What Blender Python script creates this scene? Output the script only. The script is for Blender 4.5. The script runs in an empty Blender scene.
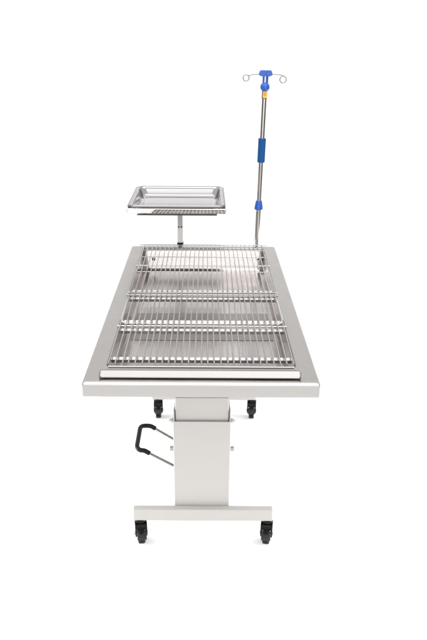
import bpy, bmesh, math, random
from mathutils import Vector, Matrix

random.seed(4)
S = bpy.context.scene
C = S.collection
PI = math.pi

# ------------------------------------------------------------------ camera facts
CAM_H = 1.52
PITCH = 23.2
FPX, IMW, IMH = 645.0, 427.0, 640.0
GZ = 0.012                   # height of the studio floor
T = CAM_H - 0.808            # height of the steel table top


def ang(y):
    return math.radians(PITCH) + math.atan((y - 320.0) / FPX)


def dist_at(y, drop):        # distance along the floor of a point 'drop' below the eye
    return drop / math.tan(ang(y))


def z_at(y, d):
    return CAM_H - d * math.tan(ang(y))


# ------------------------------------------------------------------ materials
def new_mat(name):
    m = bpy.data.materials.new(name)
    m.use_nodes = True
    nt = m.node_tree
    return m, nt, nt.nodes['Principled BSDF']


def N(nt, kind, **kw):
    n = nt.nodes.new(kind)
    for k, v in kw.items():
        setattr(n, k, v)
    return n


def steel(name, col, rough, brush=(3, 220, 220), amp=0.06, bump=0.04, smudge=0.08, cvar=0.06):
    m, nt, b = new_mat(name)
    b.inputs['Metallic'].default_value = 1.0
    tc = N(nt, 'ShaderNodeTexCoord')
    mp = N(nt, 'ShaderNodeMapping')
    mp.inputs['Scale'].default_value = brush
    nt.links.new(tc.outputs['Object'], mp.inputs['Vector'])
    no = N(nt, 'ShaderNodeTexNoise')
    no.inputs['Scale'].default_value = 4.0
    no.inputs['Detail'].default_value = 3.0
    nt.links.new(mp.outputs[0], no.inputs['Vector'])
    n2 = N(nt, 'ShaderNodeTexNoise')
    n2.inputs['Scale'].default_value = 7.0
    n2.inputs['Detail'].default_value = 4.0
    nt.links.new(tc.outputs['Object'], n2.inputs['Vector'])
    r1 = N(nt, 'ShaderNodeMapRange')
    r1.inputs['To Min'].default_value = rough - amp
    r1.inputs['To Max'].default_value = rough + amp
    nt.links.new(no.outputs['Fac'], r1.inputs['Value'])
    r2 = N(nt, 'ShaderNodeMapRange')
    r2.inputs['To Min'].default_value = -smudge
    r2.inputs['To Max'].default_value = smudge
    nt.links.new(n2.outputs['Fac'], r2.inputs['Value'])
    ad = N(nt, 'ShaderNodeMath', operation='ADD', use_clamp=True)
    nt.links.new(r1.outputs[0], ad.inputs[0])
    nt.links.new(r2.outputs[0], ad.inputs[1])
    nt.links.new(ad.outputs[0], b.inputs['Roughness'])
    mx = N(nt, 'ShaderNodeMix', data_type='RGBA')
    mx.inputs[6].default_value = (*[c * (1 - cvar) for c in col], 1)
    mx.inputs[7].default_value = (*[min(1, c * (1 + cvar * 0.8)) for c in col], 1)
    nt.links.new(no.outputs['Fac'], mx.inputs[0])
    nt.links.new(mx.outputs[2], b.inputs['Base Color'])
    if bump:
        bp = N(nt, 'ShaderNodeBump')
        bp.inputs['Strength'].default_value = bump
        bp.inputs['Distance'].default_value = 0.001
        nt.links.new(no.outputs['Fac'], bp.inputs['Height'])
        nt.links.new(bp.outputs[0], b.inputs['Normal'])
    return m


def plain(name, col, rough, var=0.06, scale=30, bump=0.05, spec=0.5, bscale=300):
    m, nt, b = new_mat(name)
    tc = N(nt, 'ShaderNodeTexCoord')
    no = N(nt, 'ShaderNodeTexNoise')
    no.inputs['Scale'].default_value = scale
    no.inputs['Detail'].default_value = 5
    nt.links.new(tc.outputs['Object'], no.inputs['Vector'])
    mx = N(nt, 'ShaderNodeMix', data_type='RGBA')
    mx.inputs[6].default_value = (*[c * (1 - var) for c in col], 1)
    mx.inputs[7].default_value = (*[min(1, c * (1 + var)) for c in col], 1)
    nt.links.new(no.outputs['Fac'], mx.inputs[0])
    nt.links.new(mx.outputs[2], b.inputs['Base Color'])
    r = N(nt, 'ShaderNodeMapRange')
    r.inputs['To Min'].default_value = max(0.02, rough - 0.08)
    r.inputs['To Max'].default_value = rough + 0.08
    nt.links.new(no.outputs['Fac'], r.inputs['Value'])
    nt.links.new(r.outputs[0], b.inputs['Roughness'])
    b.inputs['Specular IOR Level'].default_value = spec
    if bump:
        n2 = N(nt, 'ShaderNodeTexNoise')
        n2.inputs['Scale'].default_value = bscale
        nt.links.new(tc.outputs['Object'], n2.inputs['Vector'])
        bp = N(nt, 'ShaderNodeBump')
        bp.inputs['Strength'].default_value = bump
        bp.inputs['Distance'].default_value = 0.001
        nt.links.new(n2.outputs['Fac'], bp.inputs['Height'])
        nt.links.new(bp.outputs[0], b.inputs['Normal'])
    return m


M = {
    'rim':    steel('brushed_steel', (0.45, 0.437, 0.43), 0.30, brush=(2, 160, 160)),
    'basin':  steel('basin_steel', (0.66, 0.632, 0.625), 0.20, brush=(38, 0.8, 38), cvar=0.22, amp=0.05, bump=0.03),  # strong colour streaks imitate reflections of the grid wires
    'rail':   steel('front_rail_steel', (0.29, 0.283, 0.278), 0.28, amp=0.05, bump=0.0),
    'strip':  steel('glint_strip_steel', (0.31, 0.302, 0.298), 0.28, amp=0.05, bump=0.0),
    'bar':    steel('polished_bar_steel', (0.62, 0.605, 0.60), 0.22, amp=0.04, bump=0.0),
    'wire':   steel('grid_wire_steel', (0.50, 0.485, 0.478), 0.27, brush=(60, 60, 60), amp=0.05, bump=0.0),
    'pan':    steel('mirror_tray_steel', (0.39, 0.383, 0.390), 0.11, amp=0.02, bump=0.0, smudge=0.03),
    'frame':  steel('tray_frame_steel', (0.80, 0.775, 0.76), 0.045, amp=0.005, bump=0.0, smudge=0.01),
    'pole':   steel('pole_steel', (0.54, 0.525, 0.51), 0.21, brush=(200, 200, 4), amp=0.03, bump=0.0, smudge=0.03),
    'hook':   steel('hook_wire_steel', (0.27, 0.265, 0.26), 0.22, amp=0.04, bump=0.0),
    'dull':   steel('dark_band_steel', (0.43, 0.41, 0.402), 0.34, brush=(120, 3, 120), amp=0.05, bump=0.02),
    'edge':   steel('dark_edge_steel', (0.18, 0.175, 0.175), 0.18, amp=0.03, bump=0.0),  # darkened to stand in for dark reflections and shade round the tray
    'rod':    steel('pedal_rod_steel', (0.20, 0.195, 0.19), 0.18, amp=0.04, bump=0.0),
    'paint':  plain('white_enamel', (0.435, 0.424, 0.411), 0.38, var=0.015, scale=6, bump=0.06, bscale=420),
    'tab':    plain('white_tab_enamel', (0.92, 0.91, 0.90), 0.35, var=0.02, bump=0.03),
    'post':   plain('grey_post_enamel', (0.62, 0.62, 0.645), 0.35, var=0.02, bump=0.03),
    'lug':    plain('white_lug_enamel', (0.36, 0.355, 0.345), 0.4, var=0.02, bump=0.03),
    'pedal':  plain('brake_pedal_nylon', (0.012, 0.012, 0.013), 0.34, var=0.3, bump=0.08),
    'black':  plain('black_nylon', (0.003, 0.003, 0.0032), 0.36, var=0.3, bump=0.08, spec=0.2),
    'rubber': plain('black_rubber', (0.0035, 0.0035, 0.0035), 0.45, spec=0.15, var=0.3, bump=0.15),
    'foam':   plain('black_foam_grip', (0.004, 0.004, 0.0043), 0.42, spec=0.22, var=0.3, bump=0.3, bscale=500),
    'blue':   plain('blue_plastic', (0.018, 0.100, 0.47), 0.34, var=0.08, bump=0.03),
    'navy':   plain('blue_foam_sleeve', (0.006, 0.078, 0.255), 0.6, var=0.15, scale=120, spec=0.25, bump=0.35, bscale=600),
    'yellow': plain('yellow_label', (0.80, 0.50, 0.10), 0.4, var=0.05, bump=0.0),
    'orange': plain('orange_print', (0.72, 0.24, 0.05), 0.4, var=0.05, bump=0.0),
    'dark':   plain('dark_hole', (0.02, 0.02, 0.02), 0.5, var=0.1, bump=0.0),
    'grey':   plain('grey_plastic', (0.10, 0.10, 0.10), 0.45, var=0.1, bump=0.0),
    'white':  plain('white_backdrop_paper', (0.93, 0.93, 0.93), 0.9, var=0.004, scale=2, bump=0.0, spec=0.0),
}


# ------------------------------------------------------------------ objects
def link(name, bm, mat, parent=None, smooth=True, angle=40):
    me = bpy.data.meshes.new(name)
    bmesh.ops.recalc_face_normals(bm, faces=bm.faces[:])
    bm.to_mesh(me)
    bm.free()
    mats = mat if isinstance(mat, list) else [mat]
    for k in mats:
        me.materials.append(M[k])
    o = bpy.data.objects.new(name, me)
    C.objects.link(o)
    if smooth:
        for p in me.polygons:
            p.use_smooth = True
        me.set_sharp_from_angle(angle=math.radians(angle))
    if parent:
        o.parent = parent
        # part meshes are written in world coordinates
        o.matrix_parent_inverse = Matrix.Translation(-world_loc(parent))
    return o


def world_loc(o):
    v = Vector((0, 0, 0))
    while o is not None:
        v = v + o.location
        o = o.parent if o.type == 'EMPTY' else None
    return v


def thing(name, label, cat, loc):
    o = bpy.data.objects.new(name, None)
    o.empty_display_size = 0.1
    C.objects.link(o)
    o.location = loc
    o['label'] = label
    o['category'] = cat
    return o


# ------------------------------------------------------------------ shape helpers
def box(bm, x0, x1, y0, y1, z0, z1, bev=0.0, seg=2, mi=0):
    r = bmesh.ops.create_cube(bm, size=1.0)
    vs = r['verts']
    for v in vs:
        v.co = Vector(((x0 + x1) / 2 + v.co.x * (x1 - x0),
                       (y0 + y1) / 2 + v.co.y * (y1 - y0),
                       (z0 + z1) / 2 + v.co.z * (z1 - z0)))
    fs = {f for v in vs for f in v.link_faces}
    for f in fs:
        f.material_index = mi
    if bev > 0:
        es = list({e for v in vs for e in v.link_edges})
        bmesh.ops.bevel(bm, geom=es, offset=bev, segments=seg, affect='EDGES', profile=0.5)
    return vs


def rrect(x0, x1, y0, y1, r, n=6):
    pts = []
    for cx, cy, a0 in ((x1 - r, y1 - r, 0), (x0 + r, y1 - r, 90), (x0 + r, y0 + r, 180), (x1 - r, y0 + r, 270)):
        for i in range(n + 1):
            a = math.radians(a0 + 90 * i / n)
            pts.append((cx + r * math.cos(a), cy + r * math.sin(a)))
    return pts


def loft(bm, loops, cap0=False, cap1=False, close=False):
    rings = [[bm.verts.new(p) for p in lp] for lp in loops]
    n = len(rings[0])
    pairs = list(zip(rings[:-1], rings[1:]))
    if close:
        pairs.append((rings[-1], rings[0]))
    for a, b in pairs:
        for i in range(n):
            j = (i + 1) % n
            bm.faces.new((a[i], a[j], b[j], b[i]))
    if cap0:
        bm.faces.new(rings[0][::-1])
    if cap1:
        bm.faces.new(rings[-1])


def rloop(x0, x1, y0, y1, z, r, n=6):
    return [(x, y, z) for x, y in rrect(x0, x1, y0, y1, r, n)]


def tube(bm, pts, rad, seg=10, caps=True):
    pts = [Vector(p) for p in pts]
    n = len(pts)
    rads = rad if isinstance(rad, (list, tuple)) else [rad] * n
    t0 = (pts[1] - pts[0]).normalized()
    ref = Vector((0, 0, 1)) if abs(t0.z) < 0.9 else Vector((0, 1, 0))
    nrm = t0.cross(ref).normalized()
    rings = []
    for i in range(n):
        if i == 0:
            t = pts[1] - pts[0]
        elif i == n - 1:
            t = pts[-1] - pts[-2]
        else:
            t = (pts[i + 1] - pts[i]).normalized() + (pts[i] - pts[i - 1]).normalized()
        t.normalize()
        nrm = (nrm - t * nrm.dot(t)).normalized()
        bn = t.cross(nrm)
        rings.append([bm.verts.new(pts[i] + (nrm * math.cos(2 * PI * k / seg) + bn * math.sin(2 * PI * k / seg)) * rads[i])
                      for k in range(seg)])
    for a, b in zip(rings[:-1], rings[1:]):
        for k in range(seg):
            j = (k + 1) % seg
            bm.faces.new((a[k], a[j], b[j], b[k]))
    if caps:
        bm.faces.new(rings[0][::-1])
        bm.faces.new(rings[-1])


def lathe_x(bm, prof, zc, seg=36):
    """closed profile of (x, radius) pairs spun about an axle along x at height zc"""
    rings = [[bm.verts.new((x, r * math.cos(2 * PI * k / seg), zc + r * math.sin(2 * PI * k / seg))) for k in range(seg)] for x, r in prof]
    for a, b in zip(rings, rings[1:] + rings[:1]):
        for k in range(seg):
            j = (k + 1) % seg
            bm.faces.new((a[k], a[j], b[j], b[k]))


def spline(pts, n=8):
    P = [Vector(p) for p in pts]
    P = [2 * P[0] - P[1]] + P + [2 * P[-1] - P[-2]]
    out = []
    for i in range(1, len(P) - 2):
        for k in range(n):
            t = k / n
            a, b, c, d = P[i - 1], P[i], P[i + 1], P[i + 2]
            out.append(0.5 * ((2 * b) + (c - a) * t + (2 * a - 5 * b + 4 * c - d) * t * t + (3 * b - a - 3 * c + d) * t ** 3))
    out.append(P[-2])
    return out


def solid(o, th, off=-1):
    md = o.modifiers.new('thickness', 'SOLIDIFY')
    md.thickness = th
    md.offset = off
    return o


# ------------------------------------------------------------------ setting: white studio sweep
bm = bmesh.new()
prof = [(-2.6, GZ), (0.0, GZ), (2.5, GZ), (4.2, GZ)]
R = 1.2
for i in range(1, 17):
    a = math.radians(90 * i / 16)
    prof.append((4.2 + R * math.sin(a), GZ + R - R * math.cos(a)))
prof.append((4.2 + R, 4.2))
W2 = 2.2
rows = [[bm.verts.new((x * (1.0 + 0.5 * min(1.0, max(0.0, (y - 2.5) / 1.7))), y, z)) for x in (-W2, 0, W2)] for y, z in prof]
for a, b in zip(rows[:-1], rows[1:]):
    for i in range(2):
        bm.faces.new((a[i], a[i + 1], b[i + 1], b[i]))
o = link('backdrop', bm, 'white')
o['kind'] = 'structure'

# ------------------------------------------------------------------ the table
YF, YB = 1.466, 2.70
CX = -0.010
X0, X1 = CX - 0.31, CX + 0.31
OX0, OX1, OY0, OY1 = CX - 0.257, CX + 0.257, 1.562, 2.668
table = thing('veterinary_table', 'stainless steel veterinary table with open basin top on white lifting pedestal and castors',
              'table', (CX, (YF + YB) / 2, GZ))

# table top: folded sheet frame with rolled edge
bm = bmesh.new()
loops = []
zb = T - 0.0415
loops.append(rloop(X0 + 0.020, X1 - 0.020, YF + 0.020, YB - 0.020, zb + 0.0015, 0.004))
loops.append(rloop(X0 + 0.004, X1 - 0.004, YF + 0.004, YB - 0.004, zb, 0.005))
loops.append(rloop(X0 + 0.001, X1 - 0.001, YF + 0.001, YB - 0.001, zb + 0.0012, 0.005))
loops.append(rloop(X0, X1, YF, YB, zb + 0.004, 0.006))
rb = 0.0065
for i in range(0, 7):
    a = math.radians(90 * i / 6)
    q = rb * (1 - math.cos(a))
    loops.append(rloop(X0 + q, X1 - q, YF + 3.2 * q, YB - q, T - rb + rb * math.sin(a), 0.006 + 0.002 * i / 6))
loops.append(rloop(OX0 - 0.004, OX1 + 0.004, OY0 - 0.004, OY1 + 0.004, T, 0.012))
loops.append(rloop(OX0 - 0.001, OX1 + 0.001, OY0 - 0.001, OY1 + 0.001, T - 0.0012, 0.012))
loops.append(rloop(OX0, OX1, OY0, OY1, T - 0.004, 0.012))
loops.append(rloop(OX0, OX1, OY0, OY1, T - 0.012, 0.012))
loft(bm, loops)
solid(link('tabletop_frame', bm, 'rim', table, angle=50), 0.0012)

# basin, sloping rear wall, gently creased floor
bm = bmesh.new()
zf = T - 0.090
loops = []
e = 0.0016
bx0, bx1, by0, by1 = OX0 + e, OX1 - e, OY0 + e, OY1 - e
steps = [(0.0, T - 0.006), (0.0008, T - 0.030), (0.003, zf + 0.020)]
for i in range(6):
    a = math.radians(90 * i / 5)
    steps.append((0.003 + 0.014 * (1 - math.cos(a)), zf + 0.014 - 0.014 * math.sin(a)))
for q, z in steps:
    f = (T - z) / 0.09
    loops.append(rloop(bx0 + q, bx1 - q, by0 + q, by1 - q - 0.019 * f, z, 0.012 + 0.02 * f))
loft(bm, loops, cap1=True)
basin = solid(link('basin', bm, 'basin', table, angle=60), 0.0012, off=1)

# drain fitting and overflow hole in the sloping rear wall
def slope_pt(x, f, lift):
    z = T - 0.09 * f
    y = by1 - 0.019 * f
    n = Vector((0, -0.09, 0.019)).normalized()
    return Vector((x, y, z)) + n * lift, n
for px, f, r in ((CX - 0.213, 0.52, 0.0075), (CX + 0.236, 0.50, 0.004)):
    bm = bmesh.new()
    p, n = slope_pt(px, f, 0.0022)
    tube(bm, [p, p + n * 0.002], [r, r * 0.9], seg=20)
    link('drain_hole', bm, 'dark', basin)

# added strips, slanted to mirror the lamp as bright bands below the wires
def strip(ya, yb, drop0, tilt=33):
    """steel angle strip whose face fills picture rows ya..yb, its crown 'drop0' below the top"""
    zt = T - drop0
    d0 = dist_at(ya, CAM_H - zt)
    t = math.radians(tilt)
    # walk down the slanted face until it reaches row yb
    lo, hi = 0.0, 0.08
    for _ in range(40):
        s = (lo + hi) / 2
        d, z = d0 - s * math.cos(t), zt - s * math.sin(t)
        row = 320 + FPX * math.tan(math.atan((CAM_H - z) / d) - math.radians(PITCH))
        if row < yb:
            lo = s
        else:
            hi = s
    y1, z1 = d0 - s * math.cos(t), zt - s * math.sin(t)
    bm = bmesh.new()
    prof = [(d0 + 0.0015, zt - 0.012), (d0 + 0.0005, zt - 0.0008), (d0, zt), (y1, z1), (y1 + 0.0012, z1 - 0.010)]
    xs = (OX0 + 0.003, OX1 - 0.003)
    a = [bm.verts.new((xs[0], y, z)) for y, z in prof]
    b = [bm.verts.new((xs[1], y, z)) for y, z in prof]
    for i in range(len(prof) - 1):
        bm.faces.new((a[i], a[i + 1], b[i + 1], b[i]))
    return solid(link('glint_strip', bm, 'strip', table, smooth=False), 0.0012)
for ya, yb in ((290.5, 291.6), (296.2, 299.5), (320.5, 324.2), (328.5, 331.3), (357.4, 360.2)):
    strip(ya, yb, 0.004)

# dark strips imitating dark reflections in the basin floor, in front of and behind the middle joint
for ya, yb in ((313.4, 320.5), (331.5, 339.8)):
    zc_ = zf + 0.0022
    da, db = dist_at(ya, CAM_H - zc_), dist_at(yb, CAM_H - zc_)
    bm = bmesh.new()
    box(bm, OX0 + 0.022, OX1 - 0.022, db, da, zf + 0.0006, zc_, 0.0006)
    link('dark_band', bm, 'dull', basin, angle=30)

# front retaining bar on two feet
BXc, BH = -0.0125, 0.2655
bm = bmesh.new()
yc, zc = 1.502, T + 0.009
ring = []
for (py, pz, r, a0, a1) in ((1.5125, 0.0030, 0.0008, -90, 0), (1.5115, 0.0152, 0.0016, 0, 90), (1.5070, 0.0149, 0.0018, 90, 125), (1.4915, 0.0046, 0.0016, 125, 240)):
    for i in range(5):
        a = math.radians(a0 + (a1 - a0) * i / 4)
        ring.append((py - yc + r * math.cos(a), pz + T - zc + r * math.sin(a)))
lps = []
for x, s in ((-BH, 0.45), (-BH + 0.0012, 0.75), (-BH + 0.004, 0.95), (-BH + 0.008, 1), (BH - 0.008, 1), (BH - 0.004, 0.95), (BH - 0.0012, 0.75), (BH, 0.45)):
    lps.append([(BXc + x, yc + a * s, zc + b * s) for a, b in ring])
loft(bm, lps, True, True)
fbar = link('front_bar', bm, 'rail', table, angle=60)
for sx in (-1, 1):
    bm = bmesh.new()
    tube(bm, [(BXc + sx * (BH - 0.012), yc, T - 0.002), (BXc + sx * (BH - 0.012), yc, T + 0.006)], 0.005, seg=14)
    link('bar_foot', bm, 'rod', fbar)
    bm = bmesh.new()
    tube(bm, [(BXc + sx * (BH - 0.004), yc - 0.0135, T + 0.0045), (BXc + sx * (BH - 0.004), yc - 0.009, T + 0.0045)], [0.0024, 0.003], seg=12)
    link('screw', bm, 'grey', fbar)

# support frame under the basin
bm = bmesh.new()
CB = -0.008
f0, f1, fz0, fz1 = 1.72, 2.445, z_at(392.5, 1.72), T - 0.094
fw = 0.150
for sx in (-1, 1):
    xa = CB + sx * fw
    box(bm, min(xa, xa - sx * 0.04), max(xa, xa - sx * 0.04), f0, f1, fz0, fz1, 0.002)
box(bm, CB - fw + 0.0385, CB + fw - 0.0385, f0 + 0.0015, f0 + 0.04, fz0 + 0.001, fz1 - 0.001, 0.002)
box(bm, CB - fw + 0.0385, CB + fw - 0.0385, f1 - 0.04, f1 - 0.0015, fz0 + 0.001, fz1 - 0.001, 0.002)
box(bm, CB - 0.10, CB + 0.10, f0 + 0.05, f1 - 0.05, fz0 + 0.004, fz0 + 0.010)
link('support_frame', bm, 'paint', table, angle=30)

# telescoping pedestal
ZBT = CAM_H - 1.368          # top of the foot beams
cz1 = CAM_H - 1.055
DC = 1.677
bm = bmesh.new()
lw = 0.0885
y1 = 2.49
lps = [rloop(CB - lw, CB + lw, DC, y1, ZBT - 0.02, 0.004, 3),
       rloop(CB - lw, CB + lw, DC, y1, cz1 - 0.001, 0.004, 3),
       rloop(CB - lw + 0.001, CB + lw - 0.001, DC + 0.001, y1 - 0.001, cz1, 0.004, 3),
       rloop(CB - lw + 0.0025, CB + lw - 0.0025, DC + 0.0025, y1 - 0.0025, cz1, 0.003, 3),
       rloop(CB - lw + 0.003, CB + lw - 0.003, DC + 0.003, y1 - 0.003, cz1 - 0.05, 0.003, 3)]
loft(bm, lps)
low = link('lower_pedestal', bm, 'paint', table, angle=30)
uw = 0.0815
bm = bmesh.new()
lps = [rloop(CB - uw, CB + uw, DC + 0.008, y1 - 0.008, cz1 - 0.15, 0.004, 3),
       rloop(CB - uw, CB + uw, DC + 0.008, y1 - 0.008, fz0 + 0.0005, 0.004, 3)]
loft(bm, lps, True, True)
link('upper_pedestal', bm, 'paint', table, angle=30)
# corner guide tongues and little side lugs
for sx in (-1, 1):
    bm = bmesh.new()
    xa = CB + sx * (lw - 0.0032)
    box(bm, xa - 0.0016, xa + 0.0016, DC + 0.003, DC + 0.030, cz1 - 0.02, cz1 + 0.034, 0.0006)
    link('guide_tongue', bm, 'paint', low)
    bm = bmesh.new()
    xb = CB + sx * (lw - 0.005)
    box(bm, xb - 0.0022, xb + 0.0022, DC + 0.0035, DC + 0.0078, cz1 - 0.012, cz1 + 0.007, 0.0005)
    link('glide_pad', bm, 'grey', low)
    xs = CB + sx * (lw - 0.001)
    for row, kind in ((420.5, 'pin'), (448.5, 'lug')):
        zz = z_at(row, DC + 0.012)
        bm = bmesh.new()
        if kind == 'pin':
            tube(bm, [(xs, DC + 0.012, zz), (xs + sx * 0.006, DC + 0.012, zz), (xs + sx * 0.008, DC + 0.012, zz), (xs + sx * 0.013, DC + 0.012, zz)],
                 [0.0066, 0.0066, 0.0045, 0.003], seg=14)
        else:
            box(bm, min(xs, xs + sx * 0.0125), max(xs, xs + sx * 0.0125), DC + 0.006, DC + 0.018, zz - 0.006, zz + 0.006, 0.0012)
        link('side_' + kind, bm, 'lug', low)
# top seam slit
bm = bmesh.new()
box(bm, CB - lw + 0.006, CB + lw - 0.006, DC + 0.0035, DC + 0.0075, cz1 - 0.012, cz1 - 0.004)
link('seal_strip', bm, 'grey', low)

# foot beams and castors
BW = 0.224
bz0 = CAM_H - 1.413
for yb0, yb1 in ((1.653, 1.6765), (2.420, 2.4445)):
    bm = bmesh.new()
    # steel box section, both ends plugged
    box(bm, 0.000 - BW - 0.004, 0.000 + BW - 0.004, yb0, yb1, bz0, ZBT, 0.0035, 3)
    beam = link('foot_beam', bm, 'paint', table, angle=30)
    for sx in (-1, 1):
        bm = bmesh.new()
        xe = -0.004 + sx * BW
        box(bm, min(xe, xe + sx * 0.002), max(xe, xe + sx * 0.002), yb0 + 0.003, yb1 - 0.003, bz0 + 0.004, ZBT - 0.004, 0.0008)
        link('end_cap', bm, 'tab', beam)


def castor(cx, cy, yaw):
    e_ = bpy.data.objects.new('castor', None)
    e_.empty_display_size = 0.03
    C.objects.link(e_)
    top = bz0
    e_.parent = table
    e_.location = Vector((cx, cy, top)) - table.location
    e_.rotation_euler = (0, 0, yaw)

    def part(name, bm, mat):
        me = bpy.data.meshes.new(name)
        bmesh.ops.recalc_face_normals(bm, faces=bm.faces[:])
        bm.to_mesh(me)
        bm.free()
        me.materials.append(M[mat])
        for p in me.polygons:
            p.use_smooth = True
        me.set_sharp_from_angle(angle=math.radians(35))
        ob = bpy.data.objects.new(name, me)
        C.objects.link(ob)
        ob.parent = e_
        return ob
    h = top - GZ                 # distance down to the floor
    R_ = 0.0355
    # fork: swivel head, two cheeks, hooded front
    bm = bmesh.new()
    tube(bm, [(0, 0, 0.0), (0, 0, -0.006), (0, 0, -0.007), (0, 0, -0.016)], [0.0185, 0.0185, 0.0155, 0.0150], seg=24)
    for sx in (-1, 1):
        x = sx * 0.0165
        prof = [(-0.019, -0.012), (0.019, -0.012), (0.022, -0.034), (0.018, -0.064), (0.010, -h + R_ - 0.009),
                (-0.010, -h + R_ - 0.009), (-0.019, -0.060), (-0.023, -0.034)]
        a = [bm.verts.new((x - 0.0028, y, z)) for y, z in prof]
        b = [bm.verts.new((x + 0.0028, y, z)) for y, z in prof]
        fs = [bm.faces.new(a), bm.faces.new(b[::-1])]
        for i in range(len(prof)):
            j = (i + 1) % len(prof)
            fs.append(bm.faces.new((a[i], a[j], b[j], b[i])))
        bmesh.ops.bevel(bm, geom=list({e_2 for f_ in fs for e_2 in f_.edges}), offset=0.0012, segments=2, affect='EDGES')
    box(bm, -0.0175, 0.0175, -0.0195, 0.0195, -0.0345, -0.0115, 0.003)
    part('fork', bm, 'black')
    # wheel: tyre with hub
    bm = bmesh.new()
    zc = -h + R_
    prof = [(-0.0105, 0.0052), (-0.0105, 0.011), (-0.0085, 0.0125), (-0.0085, R_ - 0.0105), (-0.0110, R_ - 0.009), (-0.0110, R_ - 0.0035), (-0.0085, R_ - 0.0008),
            (-0.0045, R_), (-0.0010, R_), (0.0, R_ - 0.0012), (0.0010, R_), (0.0045, R_), (0.0085, R_ - 0.0008), (0.0110, R_ - 0.0035), (0.0110, R_ - 0.009), (0.0085, R_ - 0.0105),
            (0.0085, 0.0125), (0.0105, 0.011), (0.0105, 0.0052)]
    lathe_x(bm, prof, zc)
    part('wheel', bm, 'rubber')
    bm = bmesh.new()
    tube(bm, [(-0.0225, 0, zc), (-0.0205, 0, zc), (0.0205, 0, zc), (0.0225, 0, zc)], [0.004, 0.0055, 0.0055, 0.004], seg=12)
    part('axle_bolt', bm, 'rod')
    # brake pedal in front
    bm = bmesh.new()
    prof = [(-0.018, -0.036), (-0.030, -0.041), (-0.043, -0.046), (-0.047, -0.050), (-0.045, -0.053), (-0.041, -0.051), (-0.030, -0.047), (-0.016, -0.042)]
    a = [bm.verts.new((-0.0150, y, z)) for y, z in prof]
    b = [bm.verts.new((0.0150, y, z)) for y, z in prof]
    bm.faces.new(a)
    bm.faces.new(b[::-1])
    for i in range(len(prof)):
        j = (i + 1) % len(prof)
        bm.faces.new((a[i], a[j], b[j], b[i]))
    bmesh.ops.bevel(bm, geom=bm.edges[:], offset=0.0012, segments=2, affect='EDGES')
    part('brake_pedal', bm, 'pedal')
    return e_


CW = 0.2030
castor(-CW - 0.003, 1.668, math.radians(10))
castor(CW + 0.001, 1.668, math.radians(-9))
castor(-CW + 0.001, 2.436, math.radians(3))
castor(CW + 0.001, 2.436, math.radians(-5))

# foot pedal on the left flank of the pedestal
xw = CB - lw + 0.002
pn0, pn1 = Vector((xw, 1.750, 0.248)), Vector((-0.196, 1.750, 0.309))
pf0, pf1 = Vector((xw, 1.896, 0.248)), Vector((-0.190, 1.896, 0.309))
bm = bmesh.new()
gx = -0.218
d = Vector((-1, 0, 0.30))
g = [pn1 + Vector((0.018, 0, -0.010)), pn1 + Vector((0.002, 0, 0.000)), Vector((gx + 0.008, 1.752, 0.311)), Vector((gx - 0.001, 1.766, 0.313)), Vector((gx - 0.002, 1.79, 0.313)),
     Vector((gx - 0.002, 1.823, 0.313)), Vector((gx - 0.002, 1.858, 0.313)), Vector((gx - 0.001, 1.880, 0.313)), Vector((gx + 0.008, 1.894, 0.311)), pf1 + Vector((0.004, 0, 0.000)), pf1 + Vector((0.020, 0, -0.010))]
tube(bm, [pn0] + spline(g, 5)[1:-1] + [pf0], 0.0042, seg=12)
pedal = link('pump_pedal', bm, 'rod', table)
bm = bmesh.new()
tube(bm, spline(g, 5), 0.0078, seg=14)
link('grip', bm, 'foam', pedal, angle=60)

# ------------------------------------------------------------------ the wire grid, lies loose on the table
grid = thing('wire_grid', 'stainless steel wire grid lying over the basin of the table', 'grid', (CX, (OY0 + OY1) / 2, T))
rw, rc = 0.0020, 0.0026
zl = T + 2 * rc + rw
bm = bmesh.new()
nw = 29
gy0, gy1 = 1.566, dist_at(244.6, CAM_H - zl)
for i in range(nw):
    x = CX - 0.252 + 0.504 * i / (nw - 1) + random.uniform(-0.0012, 0.0012)
    j = random.uniform(-0.0012, 0.0012)
    mid = (gy0 + gy1) / 2
    tube(bm, [(x, gy0, zl), (x + j, mid, zl + random.uniform(-0.0006, 0.0006)), (x, gy1, zl)], rw, seg=8)
lw_ = link('long_wires', bm, 'wire', grid)
for row, r, half in ((245.2, 0.0024, 0.276), (250.3, 0.0020, 0.258), (257.2, 0.0020, 0.258), (265.8, 0.0028, 0.262), (272.0, 0.0018, 0.258),
                     (292.6, 0.0023, 0.263), (294.8, 0.0023, 0.263), (326.3, 0.0028, 0.2615), (367.0, 0.0022, 0.252)):
    y = dist_at(row, CAM_H - T - r)
    bm = bmesh.new()
    e2 = 0.006
    tube(bm, [(CX - half, y, T + r - 0.0002), (CX, y, T + r), (CX + half, y, T + r - 0.0002)], r, seg=10)
    link('cross_bar', bm, 'wire', grid)
# bent lifting handles along both sides
for sx in (-1, 1):
    ya, yb = dist_at(300, CAM_H - T), dist_at(323, CAM_H - T)
    x = CX + sx * 0.2505
    pts = [(x - sx * 0.004, ya + 0.004, T + 0.001), (x, ya, T + 0.004), (x + sx * 0.003, ya - 0.02, T + 0.006), (x + sx * 0.003, (ya + yb) / 2, T + 0.006),
           (x + sx * 0.003, yb + 0.02, T + 0.006), (x, yb, T + 0.004), (x - sx * 0.004, yb - 0.004, T + 0.001)]
    bm = bmesh.new()
    tube(bm, spline(pts, 6), 0.0040, seg=12)
    link('lift_handle', bm, 'bar', grid)

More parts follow.
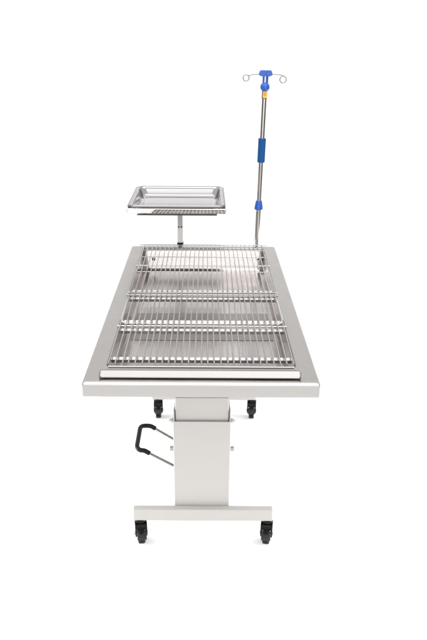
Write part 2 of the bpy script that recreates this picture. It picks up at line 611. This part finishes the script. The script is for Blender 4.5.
# ------------------------------------------------------------------ tray arm and tray
PX, PY = -0.110, 2.7185
arm = thing('tray_arm', 'square steel post with an open frame carrying the tray behind the table', 'tray stand', (PX, PY, T - 0.06))
zfr = CAM_H - 0.590
FX0, FX1, FY0, FY1 = -0.308, 0.079, 2.470, 2.856
bm = bmesh.new()
box(bm, PX - 0.0115, PX + 0.0115, PY - 0.0115, PY + 0.0115, T - 0.055, z_at(226, PY), 0.002, 3)
link('lower_post', bm, 'tab', arm, angle=30)
bm = bmesh.new()
box(bm, PX - 0.0108, PX + 0.0108, PY - 0.0108, PY + 0.0108, z_at(226.5, PY), zfr - 0.036, 0.002, 3)
up = link('upper_post', bm, 'post', arm, angle=30)
bm = bmesh.new()
for sx in (-1, 1):
    tube(bm, [(PX + sx * 0.006, PY - 0.0165, z_at(226.5, PY)), (PX + sx * 0.006, PY - 0.010, z_at(226.5, PY))], [0.003, 0.0038], seg=12)
link('clamp_screws', bm, 'grey', arm)
bm = bmesh.new()
zz = z_at(243.2, PY)
box(bm, PX - 0.0135, PX + 0.0135, PY - 0.0135, PY + 0.0135, zz - 0.0055, zz + 0.0055, 0.002)
link('collar', bm, 'black', arm)
bm = bmesh.new()
box(bm, PX - 0.022, PX + 0.022, 2.7005, PY - 0.0115, T - 0.035, T - 0.006, 0.002)
box(bm, PX - 0.016, PX + 0.016, PY - 0.0160, PY + 0.0165, T - 0.060, T - 0.0395, 0.002)
link('socket', bm, 'rim', arm)
# flat spider under the tray, plate coloured dark for the shade below the pan
bm = bmesh.new()
box(bm, FX0 + 0.036, FX1 - 0.034, FY0 + 0.034, FY1 - 0.04, zfr - 0.0355, zfr - 0.0312, 0.001)
for xe in (FX0, FX1):
    xa, xb = (xe + 0.003, FX0 + 0.036) if xe < PX else (FX1 - 0.034, xe - 0.003)
    xw_ = xe + 0.003 if xe < PX else xe - 0.006
    for yy in (PY - 0.04, PY + 0.03):
        box(bm, xa, xb, yy - 0.008, yy + 0.008, zfr - 0.0355, zfr - 0.033)
        box(bm, xw_, xw_ + 0.003, yy - 0.008, yy + 0.008, zfr - 0.033, zfr - 0.019)
link('dark_carrier_plate', bm, 'edge', arm, angle=30)
# angle-steel frame
bm = bmesh.new()
lps = [rloop(FX0 + 0.001, FX1 - 0.001, FY0 + 0.001, FY1 - 0.001, zfr - 0.020, 0.003, 3),
       rloop(FX0, FX1, FY0, FY1, zfr - 0.018, 0.003, 3),
       rloop(FX0, FX1, FY0, FY1, zfr - 0.002, 0.003, 3),
       rloop(FX0 + 0.002, FX1 - 0.002, FY0 + 0.002, FY1 - 0.002, zfr, 0.003, 3),
       rloop(FX0 + 0.016, FX1 - 0.016, FY0 + 0.016, FY1 - 0.016, zfr, 0.004, 3)]
loft(bm, lps)
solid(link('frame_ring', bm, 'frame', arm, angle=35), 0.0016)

tray = thing('instrument_tray', 'shallow polished steel instrument tray resting in the raised frame', 'tray', ((FX0 + FX1) / 2, (FY0 + FY1) / 2, zfr - 0.03))
bm = bmesh.new()
tx0, tx1, ty0, ty1 = FX0 + 0.006, FX1 - 0.006, FY0 + 0.005, FY1 - 0.006
zr = zfr + 0.012
lps = []
for q, z, r in ((0.004, zr - 0.008, 0.020), (0.000, zr - 0.006, 0.024), (0.000, zr - 0.002, 0.024), (0.002, zr, 0.023), (0.006, zr, 0.022),
                (0.011, zr - 0.001, 0.022), (0.014, zr - 0.004, 0.022), (0.0165, zr - 0.010, 0.024), (0.0220, zr - 0.031, 0.026),
                (0.0255, zr - 0.0365, 0.026), (0.033, zr - 0.040, 0.026), (0.040, zr - 0.0415, 0.024)):
    lps.append(rloop(tx0 + q, tx1 - q, ty0 + q, ty1 - q, z, r, 8))
loft(bm, lps, cap1=True)
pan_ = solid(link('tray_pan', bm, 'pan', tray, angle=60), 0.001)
bm = bmesh.new()
edge = rloop(tx0 - 0.0022, tx1 + 0.0022, ty0 - 0.0022, ty1 + 0.0022, zr - 0.0060, 0.025, 8)
cs = [(0.0038 * math.cos(2 * PI * k / 8), 0.0038 * math.sin(2 * PI * k / 8)) for k in range(8)]
loft(bm, [[(x + (a_ if x > PX else -a_) * 0.8, y + (a_ if y > (ty0 + ty1) / 2 else -a_) * 0.8, z + b_) for x, y, z in edge] for a_, b_ in cs], close=True)
link('rolled_rim', bm, 'edge', pan_, angle=80)  # rim coloured dark in place of its dark reflections

# ------------------------------------------------------------------ drip pole
BXp, TXp = 0.2226, 0.2330
PYp = 2.7185
zbase = T - 0.07
ztop = z_at(72, PYp)


def pole_pt(row):
    z = z_at(row, PYp)
    t = (z - T) / (ztop - T)
    return Vector((BXp + (TXp - BXp) * t, PYp, z))


pole = thing('drip_pole', 'slim steel drip pole with blue fittings and wire hooks at the table corner', 'IV pole', (BXp, PYp, zbase))
ax = (pole_pt(72) - pole_pt(245)).normalized()
bm = bmesh.new()
tube(bm, [pole_pt(245) - ax * 0.07, pole_pt(205)], 0.0108, seg=28)
link('lower_tube', bm, 'pole', pole)
bm = bmesh.new()
tube(bm, [pole_pt(207), pole_pt(88)], 0.0092, seg=28)
link('upper_tube', bm, 'pole', pole)
bm = bmesh.new()
a, b = pole_pt(209), pole_pt(200.3)
tube(bm, [a, a + ax * 0.0015, a + ax * 0.012, b - ax * 0.006, b - ax * 0.001, b], [0.0165, 0.0178, 0.0172, 0.0138, 0.0130, 0.0115], seg=28)
link('lock_collar', bm, 'blue', pole)
bm = bmesh.new()
a, b = pole_pt(162), pole_pt(138)
tube(bm, [a, a + ax * 0.0015, b - ax * 0.0015, b], [0.0142, 0.0156, 0.0156, 0.0142], seg=28)
link('foam_sleeve', bm, 'navy', pole)
bm = bmesh.new()
a, b = pole_pt(98.5), pole_pt(90)
tube(bm, [a, a + ax * 0.001, b], [0.0098, 0.0108, 0.0108], seg=28)
link('sleeve_joint', bm, 'grey', pole)
# yellow sticker wrapped on the front of the joint
bm = bmesh.new()
a, b = pole_pt(97.6), pole_pt(91.0)
na = 10
va, vb = [], []
for i in range(na + 1):
    th = math.radians(-90 - 40 + 110 * i / na)
    off = Vector((math.cos(th), math.sin(th), 0)) * 0.0113
    va.append(bm.verts.new(a + off))
    vb.append(bm.verts.new(b + off))
for i in range(na):
    bm.faces.new((va[i], va[i + 1], vb[i + 1], vb[i]))
sticker = solid(link('sticker', bm, 'yellow', pole), 0.0004, off=1)
bm = bmesh.new()
m0, m1 = a + ax * 0.009, a + ax * 0.019
va, vb = [], []
for i in range(6):
    th = math.radians(-90 - 14 + 34 * i / 5)
    off = Vector((math.cos(th), math.sin(th), 0)) * 0.01195
    va.append(bm.verts.new(m0 + off))
    vb.append(bm.verts.new(m1 + off * 1.0 + Vector((0, 0, 0.004 * (i % 2)))))
for i in range(5):
    bm.faces.new((va[i], va[i + 1], vb[i + 1], vb[i]))
link('sticker_print', bm, 'orange', sticker)
# clamp knob (fluted ball shape)
bm = bmesh.new()
kc = pole_pt(86.6)
pts, rads = [], []
for i in range(13):
    t = -1 + 2 * i / 12
    pts.append(kc + ax * (0.0165 * t))
    rads.append(max(0.0098, 0.0185 * (1 - abs(t) ** 2.6) ** 0.5 if abs(t) < 1 else 0.0098))
tube(bm, pts, rads, seg=30)
knob = link('lock_knob', bm, 'blue', pole, angle=60)
bm = bmesh.new()
kf = kc + Vector((0, -0.0178, 0))
tube(bm, [kf, kf + Vector((0, -0.002, 0)), kf + Vector((0, -0.0035, 0))], [0.0062, 0.0062, 0.0045], seg=18)
link('push_button', bm, 'blue', knob)
# forked neck
bm = bmesh.new()
for sx, r in ((-1, 0.0042), (1, 0.0050)):
    a, b = pole_pt(83.5) + Vector((sx * 0.0068, 0, 0)), pole_pt(75) + Vector((sx * 0.0068, 0, 0))
    tube(bm, [a, b], r, seg=14)
link('neck', bm, 'blue', pole)
# head block: two wings, split by a groove
hc = pole_pt(73.2)
bm = bmesh.new()
for sx in (-1, 1):
    prof = [(0.0012, -0.0105), (0.013, -0.0108), (0.0245, -0.0075), (0.0268, -0.0030), (0.0232, 0.0090), (0.0205, 0.0118), (0.0012, 0.0125)]
    a = [bm.verts.new(hc + Vector((sx * x, -0.013, z))) for x, z in prof]
    b = [bm.verts.new(hc + Vector((sx * x, 0.013, z))) for x, z in prof]
    bm.faces.new(a)
    bm.faces.new(b[::-1])
    for i in range(len(prof)):
        j = (i + 1) % len(prof)
        bm.faces.new((a[i], a[j], b[j], b[i]))
bmesh.ops.bevel(bm, geom=bm.edges[:], offset=0.0014, segments=3, affect='EDGES')
box(bm, hc.x - 0.0030, hc.x + 0.0030, hc.y - 0.0105, hc.y + 0.0105, hc.z - 0.010, hc.z + 0.0095, 0.001)
link('hook_head', bm, 'blue', pole, angle=35)
# wire hooks ending in loops
sc = 2.545 / FPX


def px(dx, dy, yy=0.0):      # offsets from the head in picture units
    return hc + Vector((dx * sc, yy, -dy * sc))


def loop(cx, cy, r, a0, a1, n=18):
    return [px(cx + r * math.cos(math.radians(a0 + (a1 - a0) * i / n)), cy + r * math.sin(math.radians(a0 + (a1 - a0) * i / n)), -0.003 * i / n) for i in range(n + 1)]


hx, hy = 265.6, 73.2
bm = bmesh.new()
left = spline([px(-5.5, 0.6), px(-9, 0.7), px(-13, 1.2), px(-16.5, 2.0)], 5) + loop(-19.4, 4.2, 3.0, -50, -410)
tube(bm, left, 0.0019, seg=8)
link('wire_hook', bm, 'hook', pole, angle=60)
bm = bmesh.new()
right = spline([px(5.5, 0.8), px(10, 0.9), px(14, 1.1), px(18, 2.0)], 5) + loop(17.6, 5.6, 3.2, -50, 310)
tube(bm, right, 0.0019, seg=8)
link('wire_hook', bm, 'hook', pole, angle=60)
# socket which holds the pole at the rear edge
bm = bmesh.new()
a = pole_pt(245)
tube(bm, [a - ax * 0.066, a - ax * 0.064, a - ax * 0.016, a - ax * 0.014], [0.0135, 0.0150, 0.0150, 0.0135], seg=24)
box(bm, BXp - 0.018, BXp + 0.018, 2.7005, PYp - 0.012, T - 0.036, T - 0.012, 0.002)
link('pole_socket', bm, 'rim', pole)

# ------------------------------------------------------------------ lamps
def area(name, loc, target, sx, sy, power, col=(1, 1, 1)):
    l = bpy.data.lights.new(name, 'AREA')
    l.shape = 'RECTANGLE'
    l.size, l.size_y = sx, sy
    l.energy = power
    l.color = col
    o = bpy.data.objects.new(name, l)
    C.objects.link(o)
    o.location = loc
    o.rotation_euler = (Vector(target) - Vector(loc)).to_track_quat('-Z', 'Y').to_euler()
    return o


area('overhead_softbox', (0, 1.8, 3.3), (0, 1.8, 0), 2.8, 2.8, 62, (1, 0.99, 0.98))
area('front_fill', (0, -1.2, 1.75), (0, 2.6, 0.9), 2.6, 1.9, 24, (1, 0.985, 0.97))  # added fill lamp, brightens the basin's rear wall and camera-facing steel
for sx in (-1, 1):
    fs_ = area('floor_fill', (sx * 1.40, 2.0, 0.30), (0, 2.0, 0.0), 1.6, 0.26, 10.0)  # added fill lamps that whiten the floor under the table
    fs_.data.spread = math.radians(75)

# white surround, low sides darkened to put dark edge reflections into the steel
w = bpy.data.worlds.new('World')
S.world = w
w.use_nodes = True
nt = w.node_tree
bg = nt.nodes['Background']
tc = N(nt, 'ShaderNodeTexCoord')
sp = N(nt, 'ShaderNodeSeparateXYZ')
nt.links.new(tc.outputs['Generated'], sp.inputs[0])
ab = N(nt, 'ShaderNodeMath', operation='ABSOLUTE')
nt.links.new(sp.outputs['X'], ab.inputs[0])
side = N(nt, 'ShaderNodeMapRange', interpolation_type='SMOOTHSTEP')
side.inputs['From Min'].default_value = 0.42
side.inputs['From Max'].default_value = 0.72
nt.links.new(ab.outputs[0], side.inputs['Value'])
below = N(nt, 'ShaderNodeMapRange', interpolation_type='SMOOTHSTEP')
below.inputs['From Min'].default_value = 0.10
below.inputs['From Max'].default_value = 0.0
nt.links.new(sp.outputs['Z'], below.inputs['Value'])
mu = N(nt, 'ShaderNodeMath', operation='MULTIPLY')
nt.links.new(side.outputs[0], mu.inputs[0])
nt.links.new(below.outputs[0], mu.inputs[1])
mx = N(nt, 'ShaderNodeMix', data_type='RGBA')
mx.inputs[6].default_value = (1.0, 0.985, 0.97, 1)
mx.inputs[7].default_value = (0.14, 0.135, 0.13, 1)
nt.links.new(mu.outputs[0], mx.inputs[0])
nt.links.new(mx.outputs[2], bg.inputs['Color'])
bg.inputs['Strength'].default_value = 1.05

# ------------------------------------------------------------------ camera
cam = bpy.data.cameras.new('camera')
cam.sensor_fit = 'VERTICAL'
cam.sensor_height = 24.0
cam.lens = 24.0 * FPX / IMH
cam.shift_x = (IMW / 2 - 205.2) / IMH
cam.clip_end = 200
co = bpy.data.objects.new('camera', cam)
C.objects.link(co)
roll = math.radians(0.3)
co.location = (0, 0, CAM_H)
co.rotation_euler = (Matrix.Rotation(math.radians(90 - PITCH), 3, 'X') @ Matrix.Rotation(roll, 3, 'Z')).to_euler()
S.camera = co

S.view_settings.view_transform = 'Standard'
S.view_settings.look = 'None'
S.view_settings.exposure = 0.0
S.view_settings.gamma = 1.0
S.cycles.max_bounces = 10
S.cycles.glossy_bounces = 8
S.cycles.use_denoising = True

# even shading across large flat faces beside rounded edges
for o in C.objects:
    if o.type == 'MESH' and o.data.polygons and o.data.polygons[0].use_smooth:
        wn = o.modifiers.new('even_normals', 'WEIGHTED_NORMAL')
        wn.keep_sharp = True
